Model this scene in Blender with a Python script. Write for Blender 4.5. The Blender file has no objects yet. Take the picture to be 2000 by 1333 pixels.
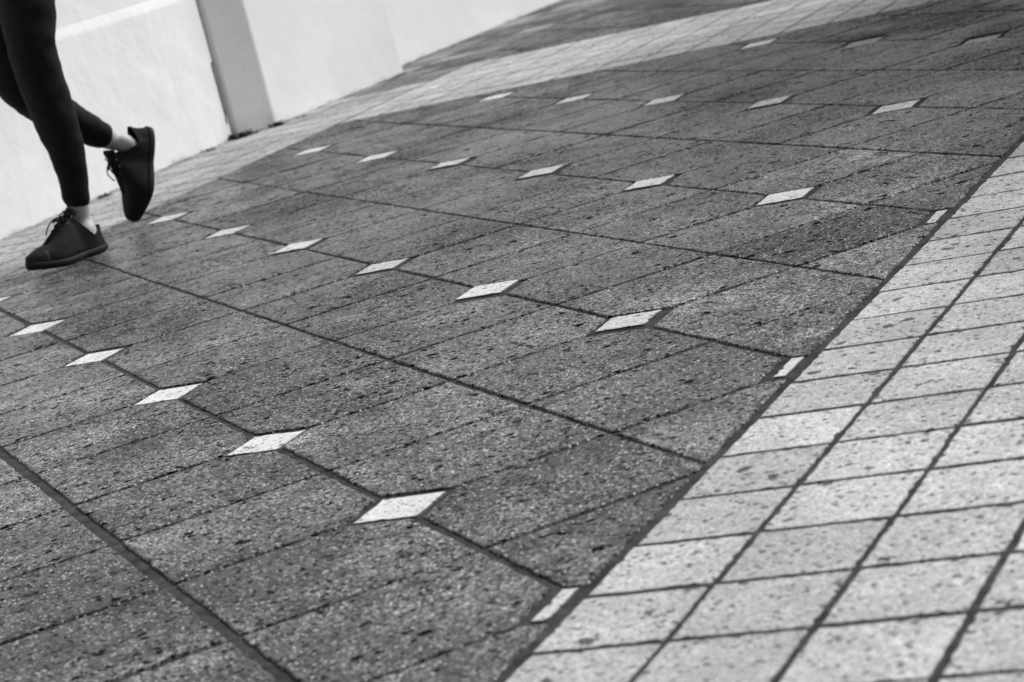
import bpy, bmesh, math, random
from mathutils import Vector, Matrix, noise
R_ = math.radians
rnd = random.Random(7)
sc = bpy.context.scene
C = sc.collection
U = 0.6                                   # one lattice unit of the paving = 2 dark tiles = 0.6 m
def G(i, j, z=0.0): return Vector((i * U, j * U, z))
def SD(s, d): return ((s - d) / 2, (s + d) / 2)      # rotated (diagonal) axes of the pale borders

# ------------------------------------------------------------------ camera
cam = bpy.data.cameras.new('camera'); co = bpy.data.objects.new('camera', cam); C.objects.link(co)
rx = (0.363195, 0.899776, -0.241854); ry = (0.098255, -0.295121, -0.950394); rz = (-0.926518, 0.321415, -0.195594)
M = Matrix(((rx[0], -ry[0], -rz[0]), (rx[1], -ry[1], -rz[1]), (rx[2], -ry[2], -rz[2]))).to_4x4()
M.translation = Vector((8.869563, -1.355898, 1.285886)) * U
co.matrix_world = M
cam.sensor_width = 36; cam.lens = 4904.92 / 2000 * 36
cam.clip_start = 0.05; cam.clip_end = 600
cam.dof.use_dof = True; cam.dof.focus_distance = 6.9 * U; cam.dof.aperture_fstop = 9.0
sc.camera = co
# ------------------------------------------------------------------ light
w = bpy.data.worlds.new('World'); sc.world = w; w.use_nodes = True
nt = w.node_tree; nt.nodes.clear()
sky = nt.nodes.new('ShaderNodeTexSky'); sky.sky_type = 'NISHITA'; sky.sun_disc = False
SUN_AZ, SUN_EL = Vector((-0.12, 1.0, 0)).normalized(), R_(43)
sky.sun_elevation = SUN_EL; sky.sun_rotation = math.atan2(SUN_AZ.x, SUN_AZ.y)
sky.air_density = 1.0; sky.dust_density = 3.0
bw = nt.nodes.new('ShaderNodeRGBToBW'); bg = nt.nodes.new('ShaderNodeBackground'); wo = nt.nodes.new('ShaderNodeOutputWorld')
bg.inputs['Strength'].default_value = 0.10
nt.links.new(sky.outputs[0], bw.inputs[0]); nt.links.new(bw.outputs[0], bg.inputs[0]); nt.links.new(bg.outputs[0], wo.inputs[0])
sl = bpy.data.lights.new('sun', 'SUN'); sl.energy = 3.5; sl.angle = R_(30); sl.color = (1, 1, 1)
so = bpy.data.objects.new('sun', sl); C.objects.link(so)
sdir = Vector((SUN_AZ.x * math.cos(SUN_EL), SUN_AZ.y * math.cos(SUN_EL), math.sin(SUN_EL)))
so.rotation_euler = sdir.to_track_quat('Z', 'Y').to_euler(); so.location = (0, 0, 8)
sc.view_settings.view_transform = 'Standard'; sc.view_settings.look = 'None'
sc.view_settings.exposure = 0.08; sc.view_settings.gamma = 1.0; sc.view_settings.use_curve_mapping = False

# ------------------------------------------------------------------ helpers
def tag(o, label=None, cat=None, group=None, kind=None):
    if label: o['label'] = label
    if cat: o['category'] = cat
    if group: o['group'] = group
    if kind: o['kind'] = kind
    return o
def mesh_obj(name, verts, faces, mat=None, parent=None, smooth=False):
    me = bpy.data.meshes.new(name); me.from_pydata([tuple(v) for v in verts], [], faces); me.update()
    if mat: me.materials.append(mat)
    if smooth:
        for p in me.polygons: p.use_smooth = True
    o = bpy.data.objects.new(name, me); C.objects.link(o)
    if parent: o.parent = parent
    return o
def bm_obj(name, bm, mat=None, parent=None, smooth=False):
    bmesh.ops.recalc_face_normals(bm, faces=bm.faces[:])
    me = bpy.data.meshes.new(name); bm.to_mesh(me); bm.free()
    if mat: me.materials.append(mat)
    if smooth:
        for p in me.polygons: p.use_smooth = True
    o = bpy.data.objects.new(name, me); C.objects.link(o)
    if parent: o.parent = parent
    return o
class NT:
    def __init__(s, name):
        s.m = bpy.data.materials.new(name); s.m.use_nodes = True; s.t = s.m.node_tree; s.t.nodes.clear()
        s.out = s.n('ShaderNodeOutputMaterial'); s.b = s.n('ShaderNodeBsdfPrincipled'); s.l(s.b.outputs[0], s.out.inputs[0])
        s.co = s.n('ShaderNodeTexCoord').outputs['Object']
    def n(s, t, **k):
        x = s.t.nodes.new(t)
        for a, b in k.items(): setattr(x, a, b)
        return x
    def l(s, a, b): s.t.links.new(a, b)
    def val(s, x, sock):
        if isinstance(x, (int, float)): sock.default_value = x
        else: s.l(x, sock)
    def noise(s, scale, detail=2, rough=.5, co=None, out='Fac', dist=0):
        n = s.n('ShaderNodeTexNoise'); n.inputs['Scale'].default_value = scale; n.inputs['Detail'].default_value = detail
        n.inputs['Roughness'].default_value = rough; n.inputs['Distortion'].default_value = dist; s.l(co or s.co, n.inputs['Vector']); return n.outputs[out]
    def vor(s, scale, feature='F1', out='Distance', co=None, rnd=1):
        n = s.n('ShaderNodeTexVoronoi', feature=feature); n.inputs['Scale'].default_value = scale; n.inputs['Randomness'].default_value = rnd
        s.l(co or s.co, n.inputs['Vector']); return n.outputs[out]
    def ma(s, op, a, b=0., c=0., clamp=False):
        n = s.n('ShaderNodeMath', operation=op); n.use_clamp = clamp
        s.val(a, n.inputs[0]); s.val(b, n.inputs[1]); s.val(c, n.inputs[2]); return n.outputs[0]
    def mr(s, x, a, b, c=0., d=1., smooth=False):
        n = s.n('ShaderNodeMapRange'); n.clamp = True
        if smooth: n.interpolation_type = 'SMOOTHSTEP'
        s.l(x, n.inputs['Value']); n.inputs['From Min'].default_value = a; n.inputs['From Max'].default_value = b
        n.inputs['To Min'].default_value = c; n.inputs['To Max'].default_value = d; return n.outputs[0]
    def grey(s, x):
        n = s.n('ShaderNodeCombineColor'); [s.val(x, n.inputs[k]) for k in range(3)]; return n.outputs[0]
    def bump(s, h, dist, strength=1., prev=None):
        n = s.n('ShaderNodeBump'); n.inputs['Distance'].default_value = dist; n.inputs['Strength'].default_value = strength
        s.l(h, n.inputs['Height'])
        if prev: s.l(prev, n.inputs['Normal'])
        return n.outputs[0]
    def fin(s, col, rough, nor=None, spec=.5):
        s.val(s.grey(col), s.b.inputs['Base Color']) if not isinstance(col, tuple) else None
        s.val(rough, s.b.inputs['Roughness']); s.b.inputs['Specular IOR Level'].default_value = spec
        if nor: s.l(nor, s.b.inputs['Normal'])
        return s.m

def mat_stone(name, base, contrast, fleck, pit_amt, rough, spec, stain=.35, pitdark=.25, flecks=.6, bumpd=.0016):
    s = NT(name)
    att = s.n('ShaderNodeAttribute', attribute_name='tone').outputs['Fac']         # per-tile tone
    g1 = s.noise(290, 3, .7); g2 = s.noise(700, 1, .5); big = s.noise(3.2, 4, .6); mid = s.noise(17, 4, .62)
    g3 = s.noise(120, 4, .72); grain0 = s.ma('ADD', s.ma('MULTIPLY', s.mr(g1, .36, .64, -1, 1), contrast), s.ma('MULTIPLY', s.mr(g2, .33, .67, -1, 1), contrast * .6))
    grain = s.ma('ADD', grain0, s.ma('MULTIPLY', s.mr(g3, .37, .63, -1, 1), contrast * .75))
    col = s.ma('MULTIPLY', s.ma('MAXIMUM', s.ma('ADD', 1.0, grain), .12), base)
    if stain > .3:      # worn, trodden-in dirt: ragged dark patches and a few round old spots, thicker on the wall side
        sx = s.n('ShaderNodeSeparateXYZ'); s.l(s.co, sx.inputs[0])
        side = s.mr(s.ma('ADD', sx.outputs[0], sx.outputs[1]), -1.0, 1.8, 1., .42)
        dn = s.noise(13, 5, .72, dist=.4); dp = s.mr(dn, .485, .57, 0, 1, True)
        dn2 = s.noise(38, 4, .7); dp2 = s.mr(dn2, .55, .63, 0, 1, True)
        dm = s.ma('ADD', s.ma('MULTIPLY', dp, s.ma('MULTIPLY', side, .62)), s.ma('MULTIPLY', dp2, s.ma('ADD', s.ma('MULTIPLY', side, .30), .25)), clamp=True)
        col = s.ma('MULTIPLY', col, s.ma('SUBTRACT', 1.06, dm))
        d5 = s.mr(s.noise(5.2, 5, .7, dist=.5), .48, .60, 0, 1, True); far_ = s.mr(s.ma('ADD', sx.outputs[0], s.ma('MULTIPLY', sx.outputs[1], -.35)), -1.6, .9, 1., .0)
        dm = s.ma('MAXIMUM', dm, s.ma('MULTIPLY', s.ma('MULTIPLY', d5, far_), .62)); col = s.ma('MULTIPLY', col, s.ma('SUBTRACT', 1., s.ma('MULTIPLY', s.ma('MULTIPLY', d5, far_), .5)))
        col = s.ma('MULTIPLY', col, s.mr(s.noise(1.9, 3, .6, dist=.3), .36, .62, .68, 1.30))
        for (px_, py_, rad) in ((2.62, -.24, .075), (3.05, .28, .05), (1.1, 1.45, .06), (3.3, 1.2, .045)):      # old spills
            vd = s.n('ShaderNodeVectorMath', operation='DISTANCE'); s.l(s.co, vd.inputs[0]); vd.inputs[1].default_value = (px_ * U, py_ * U, 0)
            col = s.ma('MULTIPLY', col, s.mr(s.ma('ADD', vd.outputs['Value'], s.mr(dn, .3, .7, -.05, .05)), rad * .2, rad * 1.3, .55, 1., True))
        wn_ = s.noise(6.5, 5, .65, dist=.8); col = s.ma('MULTIPLY', col, s.mr(wn_, .52, .66, 1., 1.38, True))
    col = s.ma('MULTIPLY', col, s.mr(big, .3, .7, 1 - stain, 1 + stain * .55))
    col = s.ma('MULTIPLY', col, s.mr(mid, .28, .72, 1 - stain * .6, 1 + stain * .5))
    col = s.ma('MULTIPLY', s.ma('MULTIPLY', col, att), s.mr(s.noise(48, 4, .7), .34, .66, 1 - stain * .75, 1 + stain * .55)); col = s.ma('MAXIMUM', col, base * .12)
    # bright quartz flecks
    vf = s.n('ShaderNodeTexVoronoi'); vf.inputs['Scale'].default_value = 210; s.l(s.co, vf.inputs['Vector'])
    sep = s.n('ShaderNodeSeparateColor'); s.l(vf.outputs['Color'], sep.inputs[0])
    fm = s.ma('MULTIPLY', s.mr(sep.outputs[0], 1 - .10 * flecks * 1.6, 1 - .05 * flecks, 0, 1), s.mr(vf.outputs['Distance'], .25, .45, 1, 0))
    col = s.ma('ADD', col, s.ma('MULTIPLY', fm, fleck))
    # pits of two sizes, clustered
    def pits(scale, thr, rad):
        wc = s.n('ShaderNodeVectorMath', operation='ADD'); nn = s.n('ShaderNodeVectorMath', operation='SCALE'); nn.inputs['Scale'].default_value = .9 / scale
        s.l(s.noise(scale * 1.7, 2, .6, out='Color'), nn.inputs[0]); s.l(s.co, wc.inputs[0]); s.l(nn.outputs[0], wc.inputs[1])
        v = s.n('ShaderNodeTexVoronoi'); v.inputs['Scale'].default_value = scale; s.l(wc.outputs[0], v.inputs['Vector'])
        sp = s.n('ShaderNodeSeparateColor'); s.l(v.outputs['Color'], sp.inputs[0])
        clus = s.mr(s.noise(6, 4, .7), .36, .64, -.16, .20)
        keep = s.ma('GREATER_THAN', s.ma('ADD', sp.outputs[0], clus), thr)
        r = s.ma('MULTIPLY', sp.outputs[1], rad)
        return s.ma('MULTIPLY', keep, s.mr(s.ma('SUBTRACT', v.outputs['Distance'], r), 0, .14, 1, 0))
    p = s.ma('MAXIMUM', pits(110, 1 - .10 * pit_amt, .34), pits(52, 1 - .07 * pit_amt, .26))
    p = s.ma('MAXIMUM', p, pits(30, 1 - .030 * pit_amt, .26))
    col = s.ma('MULTIPLY', col, s.ma('SUBTRACT', 1., s.ma('MULTIPLY', p, 1 - pitdark)))
    h = s.ma('ADD', s.ma('MULTIPLY', g1, .9), s.ma('MULTIPLY', mid, 1.2))
    h = s.ma('SUBTRACT', s.ma('ADD', h, s.ma('MULTIPLY', fm, .25)), s.ma('MULTIPLY', p, 1.0))
    nor = s.bump(h, bumpd, .8)
    sp_ = s.ma('MULTIPLY', s.ma('MULTIPLY', s.mr(g3, .38, .62, .25, 1.5), s.mr(mid, .34, .62, .45, 1.3)), spec)      # polish left only where the stone is sound
    sp_ = s.ma('MULTIPLY', s.ma('MULTIPLY', sp_, att), s.ma('SUBTRACT', 1., p))
    if stain > .3: sp_ = s.ma('MULTIPLY', sp_, s.ma('SUBTRACT', 1., s.ma('MULTIPLY', dm, 1.1, clamp=True)))
    rg = s.ma('ADD', s.mr(big, .3, .7, rough - .1, rough + .12), s.ma('MULTIPLY', p, .3))
    if stain > .3:      # damp film left in patches, mostly on the wall side
        damp = s.ma('MULTIPLY', s.mr(s.noise(1.7, 3, .55), .38, .56, .15, 1., True), s.mr(sx.outputs[0], -.2, 2.0, 1., .25))
        rg = s.ma('SUBTRACT', rg, s.ma('MULTIPLY', damp, .22)); sp_ = s.ma('MULTIPLY', sp_, s.mr(damp, 0, 1, .45, 1.7))
        col = s.ma('MULTIPLY', col, s.mr(damp, 0, 1, 1.0, .74))
    s.fin(col, rg, nor, spec); s.l(sp_, s.b.inputs['Specular IOR Level']); return s.m
M_dark = mat_stone('dark_stone', .140, 1.7, .75, 5.6, .46, .50, stain=.58, pitdark=.12, flecks=1.6, bumpd=.0028)
M_pale = mat_stone('pale_stone', .54, .36, .14, 4.6, .62, .25, stain=.22, pitdark=.26, flecks=.4, bumpd=.0010)
M_white = mat_stone('white_stone', .66, .20, .05, 5.0, .6, .3, stain=.16, pitdark=.35, flecks=.2, bumpd=.0007)
def mat_grout():
    s = NT('grout'); n1 = s.noise(30, 4, .6); n2 = s.noise(260, 3, .6); n3 = s.noise(5, 2)
    col = s.ma('MULTIPLY', s.ma('MULTIPLY', s.mr(n1, .36, .68, .55, 1.9), s.mr(n2, .3, .7, .7, 1.3)), s.mr(n3, .3, .7, .026, .042))
    return s.fin(col, .85, s.bump(n2, .002, .6), .2)
M_grout = mat_grout()
def mat_plaster(name, base, amp=1.):
    s = NT(name); a = s.noise(1.6, 4, .55); b = s.noise(11, 5, .6); c = s.noise(90, 3, .6); d = s.noise(3.6, 3, .5, dist=.6)
    sepz = s.n('ShaderNodeSeparateXYZ'); s.l(s.co, sepz.inputs[0])
    # grime low on the wall, ragged
    dirt = s.mr(s.ma('SUBTRACT', sepz.outputs[2], s.ma('MULTIPLY', b, .07)), -.050, -.022, .6, 1., True)
    col = s.ma('MULTIPLY', s.ma('MULTIPLY', s.mr(a, .3, .7, .94, 1.03), s.mr(b, .3, .7, .975, 1.02)), base)
    col = s.ma('MULTIPLY', col, dirt)
    spots = s.ma('MULTIPLY', s.mr(s.vor(4.2), .03, .075, .22, 0), s.mr(s.noise(7, 2), .5, .6))
    col = s.ma('MULTIPLY', col, s.ma('SUBTRACT', 1., spots))
    h = s.ma('ADD', s.ma('ADD', s.ma('MULTIPLY', d, 2.2 * amp), s.ma('MULTIPLY', b, 1. * amp)), s.ma('MULTIPLY', c, .12))
    return s.fin(col, .75, s.bump(h, .008, .8), .25)
M_rough = mat_plaster('rough_plaster', .82, .45)
M_plast = mat_plaster('smooth_plaster', .83, .25)
def mat_simple(name, base, rough, spec=.4, sc_=400, amp=.25, bump=.0004, sheen=0):
    s = NT(name); n1 = s.noise(sc_, 3, .6); n2 = s.noise(sc_ / 14, 3, .6)
    col = s.ma('MULTIPLY', s.ma('MULTIPLY', s.mr(n1, .3, .7, 1 - amp, 1 + amp), s.mr(n2, .3, .7, 1 - amp * .6, 1 + amp * .6)), base)
    m = s.fin(col, rough, s.bump(n1, bump, .7), spec)
    if sheen: s.b.inputs['Sheen Weight'].default_value = sheen
    return m
M_legging = mat_simple('black_knit', .011, .8, .15, 900, .3, .0003)
M_skin = mat_simple('skin', .50, .5, .4, 300, .06, .0002)
M_canvas = mat_simple('black_canvas', .012, .85, .2, 1200, .35, .0004)
M_rubber = mat_simple('black_rubber', .009, .68, .25, 500, .2, .0002)
M_lace = mat_simple('black_lace', .004, .8, .2, 1500, .3, .0003)
M_eyelet = mat_simple('grey_metal', .07, .45, .5, 900, .1, .0001)
M_hair = mat_simple('dark_hair', .02, .5, .4, 700, .3, .0004)
M_top = mat_simple('grey_jersey', .05, .85, .2, 900, .2, .0003)
M_leaf = mat_simple('weed_leaf', .05, .6, .3, 300, .4, .0003)
M_dry = mat_simple('dry_leaf', .03, .7, .3, 300, .4, .0003)
M_crack = mat_simple('bare_render', .06, .9, .1, 250, .5, .001)
M_blocker = mat_simple('dark_blocker', .05, .7, .3, 3, .3, .002)

# ------------------------------------------------------------------ lattice warp measured on the real paving (small laying errors)
MEAS = {(0, 0): (0.0369, -0.0024), (1, 0): (1.0164, -0.0055), (2, 0): (2.0121, -0.0061), (3, 0): (3.012, -0.0034), (4, 0): (4.0074, 0.0022), (3, 1): (2.9842, 1.0065), (2, 1): (1.9676, 1.0039), (1, 1): (0.9867, 1.002), (0, 1): (-0.0255, 1.0094), (-1, 1): (-0.9864, 0.9993), (-2, 1): (-2.0118, 0.9971), (2, 2): (1.9933, 2.0043), (1, 2): (0.976, 2.0088), (0, 2): (-0.0267, 2.0131), (-1, 2): (-1.0486, 2.0169), (-2, 2): (-2.001, 2.0017), (-3, 2): (-3.0095, 2.0005), (1, 3): (1.0062, 2.9908), (0, 3): (-0.0228, 3.0133), (-1, 3): (-1.0052, 3.009), (-2, 3): (-1.9859, 3.0013), (0, 4): (0.0529, 3.9608), (-1, 4): (-0.9257, 3.9654), (-2, 4): (-1.9879, 3.995)}
def warp(x, y):
    return x, y
# ------------------------------------------------------------------ paving tiles
def clip(poly, nx, ny, c):               # keep nx*x+ny*y <= c
    out = []
    for k in range(len(poly)):
        a, b = poly[k], poly[(k + 1) % len(poly)]
        da, db = nx * a[0] + ny * a[1] - c, nx * b[0] + ny * b[1] - c
        if da <= 0: out.append(a)
        if (da < 0 < db) or (db < 0 < da):
            t = da / (da - db); out.append((a[0] + t * (b[0] - a[0]), a[1] + t * (b[1] - a[1])))
    return out
def area(p): return .5 * sum(p[k][0] * p[(k + 1) % len(p)][1] - p[(k + 1) % len(p)][0] * p[k][1] for k in range(len(p)))
class Tiles:
    def __init__(s): s.v = []; s.f = []; s.t = []
    def add(s, poly, tone, top=0., jit=.0034, bev=.006, tilt=.0003, chip=.06, base=-.0065, edge=(.72, .78, .86)):
        if len(poly) < 3: return
        if area(poly) < 0: poly = poly[::-1]
        if area(poly) < .0006: return
        # resample the outline, wobble it: worn and chipped edges
        pts = []
        for k in range(len(poly)):
            a, b = poly[k], poly[(k + 1) % len(poly)]
            L = math.hypot(b[0] - a[0], b[1] - a[1])
            if L < 1e-5: continue
            n = max(1, int(L / .016)); nx, ny = (b[1] - a[1]) / L, -(b[0] - a[0]) / L
            off = rnd.random() * 50
            for q in range(n):
                t = q / n; e = min(1, 4 * t * (1 - t) + .3)
                w_ = jit * (noise.noise(Vector((off + t * L * 28, 3.1, off))) * 1.2 + noise.noise(Vector((off + t * L * 90, 7.7, 2))) * .8)
                c_ = 0
                if rnd.random() < chip: c_ = -rnd.uniform(.002, .007)
                if q == 0: w_ -= .004 if len(poly) > 4 or L > .15 else .001
                pts.append((a[0] + (b[0] - a[0]) * t + nx * (w_ * e + c_), a[1] + (b[1] - a[1]) * t + ny * (w_ * e + c_)))
        cx = sum(p[0] for p in pts) / len(pts); cy = sum(p[1] for p in pts) / len(pts)
        tx, ty, tz = rnd.uniform(-tilt, tilt), rnd.uniform(-tilt, tilt), rnd.uniform(-.0003, .0003) + top
        n = len(pts); o = len(s.v)
        ins = []
        for k in range(n):
            a, b = pts[k - 1], pts[(k + 1) % n]; L = math.hypot(b[0] - a[0], b[1] - a[1]) or 1
            ins.append((-(b[1] - a[1]) / L, (b[0] - a[0]) / L))
        for ring, (dz, di) in enumerate(((base, -.001), (-.0006, 0), (-.0002, bev * .45), (0, bev))):
            for k in range(n):
                x, y = pts[k][0] + ins[k][0] * di, pts[k][1] + ins[k][1] * di
                z = dz + (tz + tx * (x - cx) / .25 + ty * (y - cy) / .25 if ring else 0)
                X, Y = warp(x, y); s.v.append((X * U, Y * U, z))
        for r in range(3):
            for k in range(n):
                k2 = (k + 1) % n
                s.f.append((o + r * n + k, o + r * n + k2, o + (r + 1) * n + k2, o + (r + 1) * n + k)); s.t.append(tone * edge[r])
        s.f.append(tuple(o + 3 * n + k for k in range(n))); s.t.append(tone)
    def build(s, name, mat, parent=None):
        o = mesh_obj(name, s.v, s.f, mat, parent)
        at = o.data.attributes.new('tone', 'FLOAT', 'FACE'); at.data.foreach_set('value', s.t)
        for p in o.data.polygons: p.use_smooth = len(p.vertices) == 4
        return o
S0, S1, D0, D1 = -1.5, 4.968, -14.0, 6.34      # the dark field between its pale borders
PW = .35355; BW = 7 * PW
JJ, JI = .0112, .0112
LINE = {-.5: .0135, 0: .0100, .5: .0072, 1: .0080, 1.5: .0058, 2: .0062, 2.5: .0078, 3: .0060, 3.5: .0066, 4: .0058}      # each long joint has a width of its own
def jw(y, x): return LINE.get(y, .0105) * (1 + .38 * noise.noise(Vector((x * 1.1, y * 5, 2)))) * rnd.uniform(.82, 1.18)
dark = Tiles(); far = Tiles()
DR = .118                                       # reach of a diamond plus its joint
def wall_s(d): return -2.9
def dark_cells(T, s0, s1, d0, d1, diamonds, tone0):
    ilo, ihi = int(math.floor((s0 - d1) / 2 * 2)) - 1, int(math.ceil((s1 - d0) / 2 * 2)) + 1
    jlo, jhi = int(math.floor((s0 + d0) / 2 * 2)) - 1, int(math.ceil((s1 + d1) / 2 * 2)) + 1
    for a in range(ilo, ihi):
        for b in range(jlo, jhi):
            x0, x1, y0, y1 = a / 2, a / 2 + .5, b / 2, b / 2 + .5
            sh = noise.noise(Vector((a * 1.7, b * 3.1, 0))) * .010 if diamonds else 0
            ga = JI * rnd.uniform(.4, 1.3); gb = JI * rnd.uniform(.4, 1.3)
            p = [(x0 + ga, y0 + jw(y0, x0)), (x1 - gb, y0 + jw(y0, x1)), (x1 - gb * rnd.uniform(.5, 1.4), y1 - jw(y1, x1)), (x0 + ga * rnd.uniform(.5, 1.4), y1 - jw(y1, x0))]
            e = .011 * 1.4142
            p = clip(p, 1, 1, s1 - e)
            if p: p = clip(p, -1, -1, -(s0 + e))
            if p: p = clip(p, -1, 1, d1 - e)
            if p: p = clip(p, 1, -1, -(d0 + e))
            if not p or len(p) < 3: continue
            if diamonds:
                for vx in (a, a + 1):
                    for vy in (b, b + 1):
                        if vx % 2 == 0 and vy % 2 == 0:
                            cx, cy = vx / 2, vy / 2
                            sx = 1 if vx == a else -1; sy = 1 if vy == b else -1
                            p = clip(p, -sx, -sy, -(sx * cx + sy * cy) - DR * rnd.uniform(1.0, 1.24))
                            if len(p) < 3: break
                    if len(p) < 3: break
            if len(p) < 3: continue
            T.add(p, (tone0 * (1 - .40 * max(0, min(1, ((b - a) / 2 - 1.5) / 4))) if diamonds else tone0 * rnd.choice((.5, .8, 1, 1.7))) * rnd.uniform(.70, 1.24))  # shade put into the tone: dark slabs get darker toward the far side
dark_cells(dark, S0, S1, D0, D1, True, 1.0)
dark_cells(far, S0, 9., D1 + BW, D1 + BW + 9, False, .5)
dark_cells(far, S1 + BW, S1 + BW + 6, D0, D1 + BW, False, 1.)
def pale_cells(T, s0, s1, d0, d1, k0=1., k1=1.):
    ns = int(round((s1 - s0) / PW)); nd = int(round((d1 - d0) / PW))
    for a in range(ns):
        for b in range(nd):
            g = lambda: rnd.uniform(.0095, .013); g2 = lambda: rnd.uniform(.0065, .014)
            u0, u1, v0, v1 = s0 + a * PW + g() , s0 + (a + 1) * PW - g(), d0 + b * PW + g2(), d0 + (b + 1) * PW - g2()
            if a == 0: u0 += .012
            if b == 0: v0 += .01
            c_ = lambda: rnd.uniform(-.003, .003)
            p = [SD(u0 + c_(), v0 + c_()), SD(u1 + c_(), v0 + c_()), SD(u1 + c_(), v1 + c_()), SD(u0 + c_(), v1 + c_())]
            T.add(p, (rnd.uniform(.84, 1.07) if k1 > .6 or d0 + b * PW < D1 + BW * .6 else rnd.choice((.6, .9, 1.2, 1.5))) * (k0 if d0 + b * PW < D1 + BW * .6 else k1), jit=.0024, bev=.003, tilt=.0003, chip=.06)
NB = 57
pale_r, pale_b, pale_l = Tiles(), Tiles(), Tiles()
DB = D1 - NB * PW
pale_cells(pale_r, S1, S1 + BW, DB, D1 + BW)
pale_cells(pale_b, S0 , S0 + 18 * PW + .104, D1, D1 + BW, .84, .84)
pale_cells(pale_l, S0 - 4 * PW, S0, DB, D1 + BW + 9, .72, .34)  # strip past the jog: shadow and staining both put into the tone
def struct(o): return tag(o, kind='structure')
# base sheet to the horizon
g = mesh_obj('ground', [(-200, -200, -.011), (200, -200, -.011), (200, 200, -.011), (-200, 200, -.011)], [(0, 1, 2, 3)], M_grout); struct(g)
n_ = 150; vs = []; fs = []
for a in range(n_ + 1):
    for b in range(n_ + 1):
        x, y = -9 + 18 * a / n_ , -9 + 18 * b / n_
        deep = S0 + .02 < (x + y) / U < S1 - .03 and (y - x) / U < D1 - .03
        vs.append((x, y, (-.0032 if deep else -.0019) + .0005 * noise.noise(Vector((x * 3.3, y * 3.3, 0)))))
for a in range(n_):
    for b in range(n_):
        k = a * (n_ + 1) + b; fs.append((k, k + n_ + 1, k + n_ + 2, k + 1))
struct(mesh_obj('joint_mortar', vs, fs, M_grout, smooth=True))
pv = dark.build('dark_paving', M_dark); struct(pv)
struct(far.build('far_paving', M_dark))
struct(pale_r.build('pale_paving', M_pale)); struct(pale_b.build('cross_paving', M_pale)); struct(pale_l.build('wall_paving', M_pale))
for i in range(-12, 14):
    for j in range(-12, 10):
        s_, d_ = i + j, j - i
        if not (S0 < s_ + .09 and s_ - .11 < S1 and d_ + .05 < D1 and d_ > -9): continue
        r = .1025 + rnd.uniform(-.005, .004)
        if (i, j) in MEAS: cx, cy = MEAS[(i, j)]
        else: cx, cy = i, j
        a0 = rnd.uniform(-.02, .02)
        p = [(cx + r * math.cos(a0 + k * math.pi / 2), cy + r * math.sin(a0 + k * math.pi / 2)) for k in range(4)]
        p = clip(p, 1, 1, S1 - .028); p = clip(p, -1, -1, -(S0 + .02)) if p else p; p = clip(p, -1, 1, D1 - .02) if p else p
        if not p or len(p) < 3 or abs(area(p)) < .002: continue
        T = Tiles(); T.add(p, rnd.uniform(.86, 1.10), jit=.0028, bev=.0025, tilt=.0003, chip=.07, top=.0001, edge=(.16, .4, .8)); T.build('diamond_inlay', M_white, pv)

# ------------------------------------------------------------------ plastered walls
def prism(bm, foot, z0, z1):
    lo = [bm.verts.new((x * U, y * U, z0)) for x, y in foot]; hi = [bm.verts.new((x * U, y * U, z1)) for x, y in foot]
    n = len(foot)
    for k in range(n): bm.faces.new((lo[k], lo[(k + 1) % n], hi[(k + 1) % n], hi[k]))
    bm.faces.new(hi); bm.faces.new(lo[::-1])
def bevel(o, w_, seg=3):
    m = o.modifiers.new('bevel', 'BEVEL'); m.width = w_; m.segments = seg; m.limit_method = 'ANGLE'; m.angle_limit = R_(25); return o
W0, W2 = Vector((-3.067, .424)), Vector((-4.728, 2.072))
wd = (W2 - W0).normalized(); wn = Vector((-wd.y, wd.x)); wn = wn if wn.dot(Vector((1, 1))) < 0 else -wn      # wn points into the wall
A = W0 - wd * 9; B = W2
# low wall: profile swept along the foot line
prof = [(0, -.05), (0, .482), (.001, .490), (.005, .510), (.0065, .516), (.0065, 3.0), (.75, 3.0), (.75, -.05)]
bm = bmesh.new(); rings = []
for q in range(61):
    P = A.lerp(B, q / 60) if q < 60 else B
    ring = []
    for dn, z in prof:
        wob = .004 * noise.noise(Vector((P.x * 2.3, P.y * 2.3, z * 4))) if dn < .1 else 0
        x = P + wn * ((dn + wob) / U); ring.append(bm.verts.new((x.x * U, x.y * U, z)))
    rings.append(ring)
for a, b in zip(rings, rings[1:]):
    for k in range(len(prof)): k2 = (k + 1) % len(prof); bm.faces.new((a[k], b[k], b[k2], a[k2]))
bm.faces.new(rings[0]); bm.faces.new(rings[-1][::-1])
wl = bm_obj('plaster_wall', bm, M_rough); bevel(wl, .008)
tag(wl, 'rough white plaster wall with a sloping ledge, behind the runner', 'wall')
F1, F2, F3 = Vector((-4.722, 2.094)), Vector((-4.787, 2.342)), Vector((-5.760, 3.470))
bk = wn * (.75 / U)
bm = bmesh.new(); foot = [F1, F2, F3, F3 + wn * .9, F1 + bk - wd * .0]; prism(bm, [tuple(p) for p in foot], -.05, 3.1)
pier = bm_obj('wall_pier', bm, M_plast); bevel(pier, .007)
tag(pier, 'smooth white wall block with a narrow grey shaded side face, right of the ledged wall', 'wall')
G0, G1 = Vector((-6.308, 3.656)), Vector((-7.928, 5.487)); gd = (G1 - G0).normalized()
G00 = G0 - gd * .32; G11 = G0 + gd * 3.6
gn = Vector((-gd.y, gd.x)); gn = gn if gn.dot(wn) > 0 else -gn
bm = bmesh.new(); prism(bm, [tuple(p) for p in (G00, G11, G11 + gn * .8, G00 + gn * .8)], -.05, 3.05)
wf = bm_obj('plaster_wall', bm, M_plast); bevel(wf, .006)
tag(wf, 'white wall set back past the jog at the far corner, top centre', 'wall')
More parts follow.
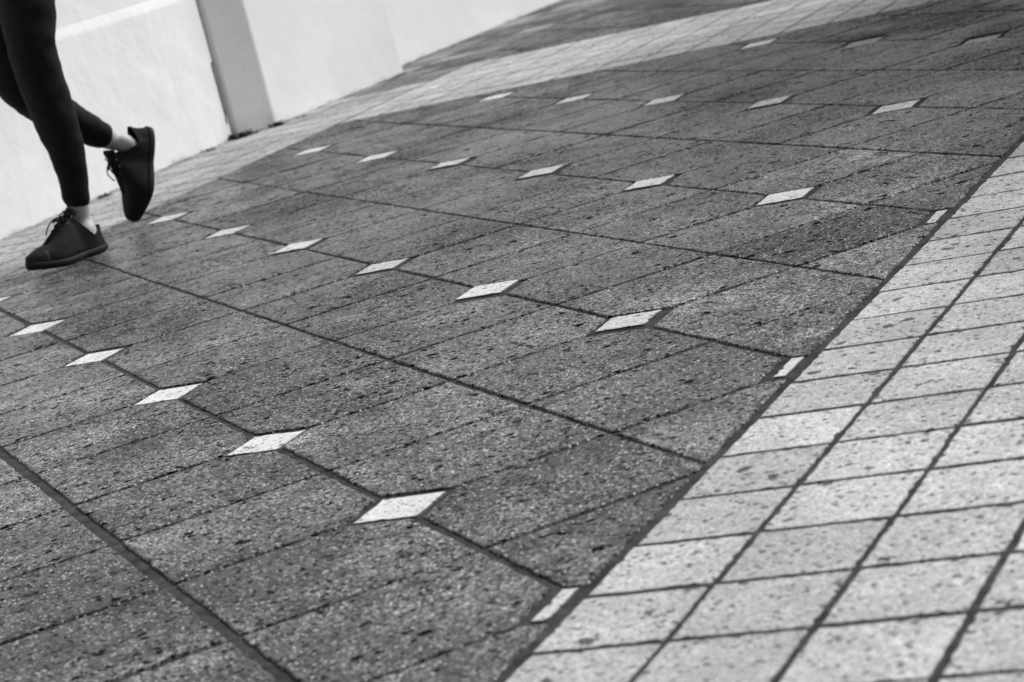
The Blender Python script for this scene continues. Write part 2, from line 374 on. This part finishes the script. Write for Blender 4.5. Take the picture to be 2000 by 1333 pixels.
# flaked arris of the ledged wall, beside the grey face
bm = bmesh.new(); z = .055; pp = Vector((W2.x, W2.y)) - wd * .02
zs = []; bm_dirt = None
while z < .275:
    zs.append(z); z += rnd.uniform(.004, .012)
lv = []
for z in zs:
    t = (z - .055) / .22
    wdt = max(.0003, .0030 * noise.noise(Vector((z * 110, 1, 4))) - (.004 if .30 < t < .36 or .62 < t < .66 or t > .93 or t < .04 else 0))
    cpos = -.0045 - .010 * noise.noise(Vector((z * 25, 9, 4)))
    row = []
    for sgn, dep in ((-1, .001), (-1, -.0035), (1, -.0035), (1, .001)):
        q = pp + wd * ((cpos + sgn * wdt) / U) + wn * (dep / U); row.append(bm.verts.new((q.x * U, q.y * U, z)))
    lv.append(row)
for a, b in zip(lv, lv[1:]):
    for k in range(3): bm.faces.new((a[k], a[k + 1], b[k + 1], b[k]))
bm_obj('plaster_crack', bm, M_crack, wl)

# dirt gathered in the angle between wall and paving
def dirt_line(pts):
    vs, fs = [], []
    for a, b in zip(pts, pts[1:]):
        L = (b - a).length; n = int(L / .018); t_ = (b - a).normalized(); nn = Vector((t_.y, -t_.x)); nn = nn if nn.dot(Vector((1, 1))) > 0 else -nn
        for k in range(n + 1):
            p = a.lerp(b, k / n); wv = noise.noise(Vector((p.x * 9, p.y * 9, 1))) * .5 + noise.noise(Vector((p.x * 31, p.y * 31, 5))) * .5
            wd_ = max(.002, .008 + .022 * wv); q = p + nn * (wd_ / U); i0 = p - nn * (.01 / U)
            vs += [(i0.x * U, i0.y * U, .004 + .003 * max(0, wv)), (q.x * U, q.y * U, -.001)]
            if k: m_ = len(vs); fs.append((m_ - 4, m_ - 3, m_ - 1, m_ - 2))
    return vs, fs
for pl in ([W0 - wd * 4, Vector(W2)], [Vector(F1), Vector(F2), Vector(F3)], [Vector(G0), Vector(G11)]):
    v_, f_ = dirt_line(pl); tag(mesh_obj('dirt', v_, f_, M_crack), kind='stuff')

# unseen dark block, added out of frame to shade and dull the far paving
def shade_block():
    bm = bmesh.new(); c = G(-2.4, 6.9)
    ang = R_(8)
    mt = Matrix.Translation(c) @ Matrix.Rotation(ang, 4, 'Z')
    def bx(x0, x1, y0, y1, z0, z1):
        v = [bm.verts.new(mt @ Vector(p)) for p in ((x0, y0, z0), (x1, y0, z0), (x1, y1, z0), (x0, y1, z0), (x0, y0, z1), (x1, y0, z1), (x1, y1, z1), (x0, y1, z1))]
        for f in ((0, 1, 2, 3), (4, 5, 6, 7), (0, 1, 5, 4), (1, 2, 6, 5), (2, 3, 7, 6), (3, 0, 4, 7)): bm.faces.new([v[k] for k in f])
    bx(0, 9, 0, 4, -.05, 2.3)
    for k in range(4): bx(.3 + k * 2.1, .7 + k * 2.1, -.15, .1, -.04, 2.2)
    bx(-.1, 9.1, -.3, 4.2, 2.303, 2.42)
    return bm_obj('shade_blocker', bm, M_blocker)
BLOCK = True
if BLOCK: tag(shade_block(), 'unseen dark block with plain piers, added to shade the far paving', 'shade_blocker')

# ------------------------------------------------------------------ small weeds and litter
def weed(i, j, n, size, label):
    o = bmesh.new(); c = G(i, j)
    for k in range(n):
        a = rnd.uniform(0, 2 * math.pi); L = size * rnd.uniform(.5, 1.2); r0 = rnd.uniform(0, size * .5)
        b = c + Vector((math.cos(a) * r0, math.sin(a) * r0, -.004)); w2 = size * rnd.uniform(.1, .2)
        dr = Vector((math.cos(a), math.sin(a), 0)); sd = Vector((-dr.y, dr.x, 0)); up = rnd.uniform(.25, 1.0)
        prev = None
        for q in range(5):
            t = q / 4; p = b + dr * L * t * (1 - .3 * up) + Vector((0, 0, L * up * (t - .45 * t * t)))
            ww = w2 * math.sin(math.pi * min(.97, .15 + .85 * t)) + .0003
            l, m, r = o.verts.new(p - sd * ww), o.verts.new(p - Vector((0, 0, ww * .35))), o.verts.new(p + sd * ww)
            if prev: o.faces.new((prev[0], prev[1], m, l)); o.faces.new((prev[1], prev[2], r, m))
            prev = (l, m, r)
    w_ = bm_obj('weed', o, M_leaf)
    w_.modifiers.new('thick', 'SOLIDIFY').thickness = .0006
    tag(w_, label, 'weed', 'weeds along the foot of the wall')
weed(-4.690, 2.100, 60, .042, 'dark weed tuft at the foot of the grey wall face, left end')
weed(-4.700, 2.180, 30, .024, 'low dark weed along the middle of the grey wall face foot')
weed(-4.760, 2.330, 30, .034, 'small dark weed at the right bottom corner of the grey wall face')
weed(-4.455, 1.850, 22, .026, 'tiny weed under the ledged wall, left of the grey face')
weed(-3.64, 1.07, 26, .026, 'tiny weed at the wall foot beside the raised shoe')
weed(-4.835, 2.505, 18, .022, 'tiny weed under the smooth wall block, right of the grey face')
def leaf(i, j, L, wid, ang, label):
    bm = bmesh.new(); c = G(i, j, .0022); dr = Vector((math.cos(ang), math.sin(ang), 0)); sd = Vector((-dr.y, dr.x, 0)); prev = None
    for q in range(8):
        t = q / 7; p = c + sd * .0015 * math.sin(t * 4) + dr * L * (t - .5) + Vector((0, 0, .0012 * math.sin(t * 5)))
        ww = wid * (.15 + .85 * math.sin(math.pi * (.05 + .9 * t))) * (1 + .3 * math.sin(q * 2.3))
        l, m, r = bm.verts.new(p - sd * ww + Vector((0, 0, .001))), bm.verts.new(p), bm.verts.new(p + sd * ww + Vector((0, 0, .0012)))
        if prev: bm.faces.new((prev[0], prev[1], m, l)); bm.faces.new((prev[1], prev[2], r, m))
        prev = (l, m, r)
    o = bm_obj('dry_leaf', bm, M_dry); o.modifiers.new('thick', 'SOLIDIFY').thickness = .0008
    tag(o, label, 'leaf', 'dry leaf scraps on the paving')
leaf(1.828, 2.449, .026, .005, .9, 'curled dark leaf scrap on the dark paving near the right border')
leaf(5.347, .392, .012, .0024, 1.1, 'small dark leaf scrap on a pale tile at lower right')
leaf(1.28, 2.797, .034, .004, 1.2, 'thin dark leaf scrap below the rightmost diamond of its row, upper right')
leaf(-.81, 3.822, .036, .005, 1.2, 'dark leaf scrap just below a diamond of the farthest row')

# ------------------------------------------------------------------ the runner
E0 = bpy.data.objects.new('person', None); C.objects.link(E0)
E0.location = G(-1.421388, .577609); E0.rotation_euler = (0, 0, math.atan2(.9448, .3277))
tag(E0, 'runner in black cropped leggings and black lace-up shoes, one foot lifted behind', 'person')
TH = R_(35)
H = Vector((-math.cos(TH), -math.sin(TH), 0)); RP = Vector((-math.sin(TH), math.cos(TH), 0))     # heading; the runner's right (away)
def skin_obj(name, chains, mat, parent, root, sub=2):
    """chains: lists of (x,y,z,r) ; a chain may start with an int index of an existing vertex"""
    vs, rs, es = [], [], []
    for ch in chains:
        prev = None
        for k, it in enumerate(ch):
            if isinstance(it, int): prev = it; continue
            vs.append(it[:3]); rs.append(it[3:]); i_ = len(vs) - 1
            if prev is not None: es.append((prev, i_))
            prev = i_
    me = bpy.data.meshes.new(name); me.from_pydata(vs, es, []); me.update()
    o = bpy.data.objects.new(name, me); C.objects.link(o); o.parent = parent
    m = o.modifiers.new('Skin', 'SKIN'); m.use_smooth_shade = True; m.branch_smoothing = .6
    lay = me.skin_vertices[0].data if me.skin_vertices else None
    for k, r in enumerate(rs): lay[k].radius = (r[0], r[-1]); lay[k].use_root = (k == root)
    s_ = o.modifiers.new('Sub', 'SUBSURF'); s_.levels = sub; s_.render_levels = sub
    me.materials.append(mat)
    return o
KR = 1.10        # skin modifier shrinks after subdivision
Lleg = [(-.036,.030,.088,.027),(-.036,.030,.113,.033),(-.031,.030,.180,.0345),(-.025,.030,.262,.0425),(-.029,.032,.330,.0505),(-.034,.032,.400,.0560),(-.040,.028,.470,.0560),(-.038,.022,.526,.058),(-.030,.030,.590,.064),(-.018,.050,.680,.074),(-.012,.062,.80,.080),(-.012,.070,.92,.086)]
Rleg = [(.052,.350,.237,.028),(.042,.340,.247,.0365),(.012,.302,.278,.038),(-.035,.240,.335,.046),(-.084,.180,.395,.052),(-.122,.128,.452,.056),(-.116,.130,.540,.063),(-.100,.150,.650,.074),(-.085,.168,.78,.082),(-.075,.180,.91,.086)]
HIP = (-.045, .125, 1.0, .105, .125)
def P(v, k=1.0, dr=0.): return (v[0], v[1], v[2], v[3] * k * KR + dr)
fT = H * .42 + Vector((0, 0, -.905)); fT.normalize(); uT = (Vector((0, 0, 1)) * .42 + H * .905).normalized()
ank = Vector((.064, .345, .234))
# leggings (waist to above the ankles)
leg_ch = [[HIP, (-.045, .125, 1.10, .11, .13)], [0] + [P(v) for v in Lleg[::-1][:-1]], [0] + [P(v) for v in Rleg[::-1][:-1]]]
body_root = None
# body: one continuous figure
sh = Vector((-.05, .115, 1.43))
def pt(v, r, r2=None): return (v.x, v.y, v.z, r, r2 or r)
LS, RS = sh - RP * .17, sh + RP * .17
body = [[(-.045, .125, 1.0, .098, .118), (-.045, .122, 1.10, .085, .105), (-.048, .120, 1.22, .085, .115), (-.052, .115, 1.35, .085, .125), (-.055, .112, 1.44, .06, .09), (-.062, .107, 1.50, .048, .048), (-.078, .098, 1.58, .068, .062), (-.090, .090, 1.65, .088, .075), (-.086, .094, 1.73, .062, .058)],
        [0] + [P(v, .90, -.004) for v in Lleg[::-1]] + [(-.030, .020, .066, .031), (-.036, .008, .040, .028), (-.075, -.035, .034, .022), (-.115, -.078, .026, .014)],
        [0] + [P(v, .90, -.004) for v in Rleg[::-1]] + [pt(ank - uT * .012, .029), pt(ank - uT * .040 + fT * .005, .026), pt(ank - uT * .055 + fT * .05, .020)]]
# fingers helper, arms swinging (opposite arm forward)
def arm(side, fwd):
    S = (LS if side < 0 else RS); out = RP * side
    if fwd: El = S + H * .10 + Vector((0, 0, -.26)) + out * .05; Wr = El + H * .19 + Vector((0, 0, .13)) - out * .05
    else: El = S - H * .17 + Vector((0, 0, -.22)) + out * .06; Wr = El + H * .17 + Vector((0, 0, -.14)) + out * .0
    ch = [pt(S, .052), pt(S.lerp(El, .5), .043), pt(El, .037), pt(El.lerp(Wr, .5), .034), pt(Wr, .025)]
    fd = (Wr - El).normalized(); pn = out.cross(fd).normalized() * -1
    palm = Wr + fd * .055; ch.append(pt(palm, .030, .016))
    fing = []
    for k in range(4):
        b = palm + fd * .035 + pn * (k - 1.5) * .019; L = (.075, .083, .078, .062)[k]
        m1 = b + fd * L * .4 - out * .010; m2 = m1 + fd * L * .2 - out * .028; m3 = m2 - fd * L * .2 - out * .018
        fing.append([pt(b, .0095), pt(m1, .0088), pt(m2, .008), pt(m3, .007)])
    tb = Wr + fd * .03 + pn * -.03; fing.append([pt(tb, .011), pt(tb + fd * .03 - pn * .012 - out * .01, .0095), pt(tb + fd * .055 - pn * .006 - out * .024, .008)])
    return ch, fing
nv = sum(1 for c in body for it in c if not isinstance(it, int))
for side, fwd in ((-1, False), (1, True)):
    ch, fing = arm(side, fwd); body.append([4] + ch); pi = nv + len(ch) - 1; nv += len(ch)
    for fch in fing: body.append([pi] + fch); nv += len(fch)
bo = skin_obj('body', body, M_skin, E0, 0, 2)
lg = skin_obj('leggings', leg_ch, M_legging, E0, 0, 3)
tx = bpy.data.textures.new('folds', 'CLOUDS'); tx.noise_scale = .035; tx.noise_depth = 1
dm_ = lg.modifiers.new('folds', 'DISPLACE'); dm_.texture = tx; dm_.strength = .008; dm_.mid_level = .5
top = [[(-.045, .125, 1.03, .112, .132), (-.045, .122, 1.10, .105, .125), (-.048, .120, 1.22, .10, .132), (-.052, .115, 1.35, .10, .142), (-.055, .112, 1.43, .08, .115)],
       [3] + [pt(sh - RP * .13 + Vector((0, 0, -.01)), .06)], [3] + [pt(sh + RP * .13 + Vector((0, 0, -.01)), .06)]]
skin_obj('shirt', top, M_top, E0, 0, 2)
hd = Vector((-.086, .094, 1.655))
skin_obj('hair', [[pt(hd + Vector((0, 0, .09)), .075, .07), pt(hd - H * .045 + Vector((0, 0, .055)), .082), pt(hd - H * .06 + Vector((0, 0, -.01)), .066), pt(hd - H * .10 + Vector((0, 0, .03)), .025), pt(hd - H * .17 + Vector((0, 0, -.04)), .024), pt(hd - H * .19 + Vector((0, 0, -.13)), .008)]], M_hair, E0, 0, 2)
def ellipsoid(name, c, r, mat, parent, n=14):
    bm = bmesh.new(); bmesh.ops.create_uvsphere(bm, u_segments=n, v_segments=n // 2 + 2, radius=1)
    ax = Matrix((H, -RP, Vector((0, 0, 1)))).transposed()
    for v in bm.verts: v.co = c + ax @ Vector((v.co.x * r[0], v.co.y * r[1], v.co.z * r[2]))
    return bm_obj(name, bm, mat, parent, True)
ellipsoid('nose', hd + H * .092 + Vector((0, 0, -.012)), (.016, .012, .022), M_skin, E0)
for s_ in (-1, 1):
    ellipsoid('eye', hd + H * .078 + RP * s_ * .03 + Vector((0, 0, .012)), (.010, .013, .008), M_eyelet, E0)
    ellipsoid('ear', hd + RP * s_ * .076 - H * .01, (.018, .008, .03), M_skin, E0)
ellipsoid('mouth', hd + H * .078 + Vector((0, 0, -.045)), (.010, .022, .006), M_crack, E0)

# ------------------------------------------------------------------ shoes (built in own axes: x forward from the heel back, y left, z up)
SL = .252
def outline(t):
    """sole outline, t in [0,1) once round from the heel back, left side first"""
    a = 2 * math.pi * t
    x = .5 - .5 * math.cos(a); s_ = math.sin(a)
    sgn = 1 if s_ >= 0 else -1
    wdt = abs(s_) ** .72
    pr = .033 + .0145 * math.exp(-((x - .70) / .20) ** 2) - .0045 * math.exp(-((x - .40) / .13) ** 2)
    y = sgn * wdt * pr + (.005 * math.sin(x * math.pi) * (1 if x > .4 else .3))
    return x * SL, y
def spring(x):                       # toe spring and slight heel lift
    t = x / SL
    return .016 * max(0, (t - .62) / .38) ** 1.8 + .004 * max(0, (.15 - t) / .15) ** 2
NO = 72
def make_shoe(mtx, side):
    E = bpy.data.objects.new('shoe', None); C.objects.link(E); E.parent = E0; E.matrix_local = mtx
    # sole
    rings = []; bm = bmesh.new()
    for z, gr in ((0, -.004), (.003, 0), (.010, .001), (.0195, .001), (.0215, -.0012)):
        ring = []
        for k in range(NO):
            x, y = outline(k / NO); c = SL * .5
            L = math.hypot(x - c, y * 3) or 1
            ring.append(bm.verts.new((x + gr * (x - c) / (SL * .5), y + gr * (1 if y > 0 else -1) * min(1, abs(y) / .02), z + spring(x))))
        rings.append(ring)
    for a, b in zip(rings, rings[1:]):
        for k in range(NO): bm.faces.new((a[k], a[(k + 1) % NO], b[(k + 1) % NO], b[k]))
    for ring in (rings[0], rings[-1]):
        for k in range(1, NO // 2): bm.faces.new((ring[k], ring[k + 1], ring[NO - k - 1], ring[NO - k])) if k + 1 < NO // 2 else bm.faces.new((ring[k], ring[k + 1], ring[NO - k]))
        bm.faces.new((ring[0], ring[1], ring[NO - 1]))
    bm_obj('sole', bm, M_rubber, E, True)
    # upper: from sole outline to collar / throat / toe ridge
    def topline(t):
        u = min(t, 1 - t) * 2; sg = 1 if t < .5 else -1            # u: 0 heel .. 1 toe
        x, y = outline(t); xf = x / SL
        if xf < .40:                                                # collar: heel tab high, dip under the malleolus, rise to the throat
            q = xf / .40
            zc = .0775 - .0195 * math.sin(math.pi / 2 * q / .45) ** 1.6 if q < .45 else .058 + .078 * ((q - .45) / .55) ** 1.15
            X = .008 + q * (.37 * SL); Y = .034 * math.sin(math.pi * min(.5, .04 + q * .62)) ** .7
            Y = Y * (1 - .52 * max(0, (q - .5) / .5) ** 1.2)
            return X, sg * Y, zc
        if xf < .74:                                                # eyelet stay edges beside the tongue
            q = (xf - .40) / .34
            return (.008 + .37 * SL) + q * (.72 * SL - .37 * SL - .008), sg * (.0160 - .006 * q), .136 - .068 * q ** .85
        q = (xf - .74) / .26
        X = .72 * SL + q * (.94 * SL - .72 * SL); return X, sg * .010 * (1 - q), .068 - .020 * q ** 1.6
    bm = bmesh.new(); NR = 11; rr = []
    for r in range(NR):
        v = r / (NR - 1); ring = []
        for k in range(NO):
            t = k / NO; x0, y0 = outline(t); x0 = SL * .5 + (x0 - SL * .5) * .985; y0 *= .96
            z0 = .018 + spring(x0); x1, y1, z1 = topline(t)
            z1 += spring(x1) * .8
            xf = x0 / SL
            # superellipse-like bulge: go up first, then inwards
            e = 1.9 if xf > .42 else 1.25
            up = 1 - (1 - v) ** e; inn = v ** e
            pinch = 0
            if xf < .14: pinch = .004 * math.sin(math.pi * v)
            x = x0 + (x1 - x0) * inn + pinch; y = y0 + (y1 - y0) * inn; z = z0 + (z1 - z0) * up
            y += (.0026 if x > .1 else .0012) * math.sin(math.pi * v) * noise.noise(Vector((x * 42, y * 20, z * 55 + side * 9)))
            ring.append(bm.verts.new((x, y, z)))
        rr.append(ring)
    for a, b in zip(rr, rr[1:]):
        for k in range(NO): bm.faces.new((a[k], a[(k + 1) % NO], b[(k + 1) % NO], b[k]))
    top_ = rr[-1]; co_ = [[v_.co.copy() for v_ in row] for row in rr]
    ks = [k for k in range(NO // 2) if outline(k / NO)[0] / SL >= .74]
    k0 = ks[0]
    for k in range(k0, NO // 2):                                    # close the vamp over the toe
        a, b, c_, d_ = top_[k], top_[k + 1], top_[(NO - k - 1) % NO], top_[NO - k]
        try: bm.faces.new((a, b, c_, d_)) if k + 1 < NO // 2 else bm.faces.new((a, b, d_))
        except ValueError: pass
    up_ = bm_obj('upper', bm, M_canvas, E, True)
    m = up_.modifiers.new('thick', 'SOLIDIFY'); m.thickness = .003; m.offset = -1
    # rubber toe cap laid over the canvas
    for nm, sel, vmax in (('toe_cap', lambda xf: xf > .80, .62)),:
        idx = [k for k in range(-NO // 2, NO // 2) if sel(outline((k % NO) / NO)[0] / SL)] if nm == 'heel_counter' else [k for k in range(NO) if sel(outline(k / NO)[0] / SL)]
        bm = bmesh.new(); pr = []
        for r in range(int(vmax * (NR - 1)) + 1): pr.append([bm.verts.new(co_[r][k % NO] + (co_[r][k % NO] - Vector((SL * (.62 if nm == 'toe_cap' else .2), 0, .03))).normalized() * .0011) for k in idx])
        for a, b in zip(pr, pr[1:]):
            for k in range(len(idx) - 1): bm.faces.new((a[k], a[k + 1], b[k + 1], b[k]))
        o_ = bm_obj(nm, bm, M_rubber, E, True); o_.modifiers.new('thick', 'SOLIDIFY').thickness = .0016
    # tongue
    bm = bmesh.new(); tr = []
    for q in range(12):
        t = q / 11; x = .180 - .095 * t; z = .068 + .085 * t ** 1.1; wdt = .0145 + .009 * t; row = []
        for k in range(7):
            a = (k - 3) / 3; row.append(bm.verts.new((x - .006 * a * a, a * wdt, z - .010 * a * a * (1 + t))))
        tr.append(row)
    for a, b in zip(tr, tr[1:]):
        for k in range(6): bm.faces.new((a[k], a[k + 1], b[k + 1], b[k]))
    tg = bm_obj('tongue', bm, M_canvas, E, True); tg.modifiers.new('thick', 'SOLIDIFY').thickness = .004
    # laces
    def tube(bm, pts, r, n=8):
        rings = []
        for k, p in enumerate(pts):
            d = (pts[min(k + 1, len(pts) - 1)] - pts[max(k - 1, 0)]).normalized()
            a = d.cross(Vector((.2, .3, 1))).normalized(); b = d.cross(a)
            rings.append([bm.verts.new(p + (a * math.cos(2 * math.pi * q / n) + b * math.sin(2 * math.pi * q / n)) * r) for q in range(n)])
        for a, b in zip(rings, rings[1:]):
            for q in range(n): bm.faces.new((a[q], a[(q + 1) % n], b[(q + 1) % n], b[q]))
        bm.faces.new(rings[0]); bm.faces.new(rings[-1])
    def bez(a, b, c_, d_, n=14): return [a * (1 - t) ** 3 + b * 3 * t * (1 - t) ** 2 + c_ * 3 * t * t * (1 - t) + d_ * t ** 3 for t in (q / n for q in range(n + 1))]
    bm = bmesh.new()
    for q in range(6):
        t = q / 5; x = .170 - .068 * t; z = .074 + .062 * t; wdt = .013 + .008 * t
        for s_ in (-1, 1):
            tube(bm, bez(Vector((x, s_ * wdt, z - .004)), Vector((x + .001, s_ * wdt * .5, z + .005)), Vector((x - .010, -s_ * wdt * .5, z + .010)), Vector((x - .015, -s_ * (wdt + .001), z + .003))), .0019)
    kn = Vector((.116, 0, .130))
    for s_ in (-1, 1):
        tube(bm, bez(kn, kn + Vector((.008, s_ * .018, .003)), kn + Vector((.020, s_ * .030, -.024)), kn + Vector((.004, s_ * .010, -.004)), 20), .0019)
        tube(bm, bez(kn, kn + Vector((.02, s_ * .012, .006)), kn + Vector((.030, s_ * .022, -.016)), kn + Vector((.036, s_ * .028, -.040)), 12), .0018)
    ellip = bmesh.ops.create_icosphere(bm, subdivisions=2, radius=.0055)
    for v in ellip['verts']: v.co += kn
    bm_obj('laces', bm, M_lace, E, True)
    for s_ in (-1, 1):
        for q in range(5):
            bm = bmesh.new(); t = q / 4; c_ = Vector((.166 - .062 * t, s_ * (.0205 + .0055 * t), .068 + .056 * t)); rr2 = []
            for a in range(10):
                for ro, dz in ((.0028, 0), (.0014, .0012)):
                    aa = a * math.pi / 5; rr2.append(bm.verts.new(c_ + Vector((math.cos(aa) * ro, s_ * (.0012 + dz), math.sin(aa) * ro))))
            for a in range(10):
                a2 = (a + 1) % 10; bm.faces.new((rr2[a * 2], rr2[a2 * 2], rr2[a2 * 2 + 1], rr2[a * 2 + 1]))
            bm_obj('eyelet', bm, M_eyelet, E, True)
    return E
def frame(origin, fwd, up):
    x = fwd.normalized(); y = up.cross(x).normalized(); z = x.cross(y)
    m = Matrix((x, y, z * .88)).transposed().to_4x4(); m.translation = origin; return m
TS = R_(48); HS = Vector((-math.cos(TS), -math.sin(TS), 0)); pitch = R_(1.8)
fS = HS * math.cos(pitch) + Vector((0, 0, math.sin(pitch)))
make_shoe(frame(Vector((.000, .050, .002)), fS, Vector((0, 0, 1))), 1)
oT = ank - fT * .052 - uT * .094
make_shoe(frame(oT, fT, uT), 2)
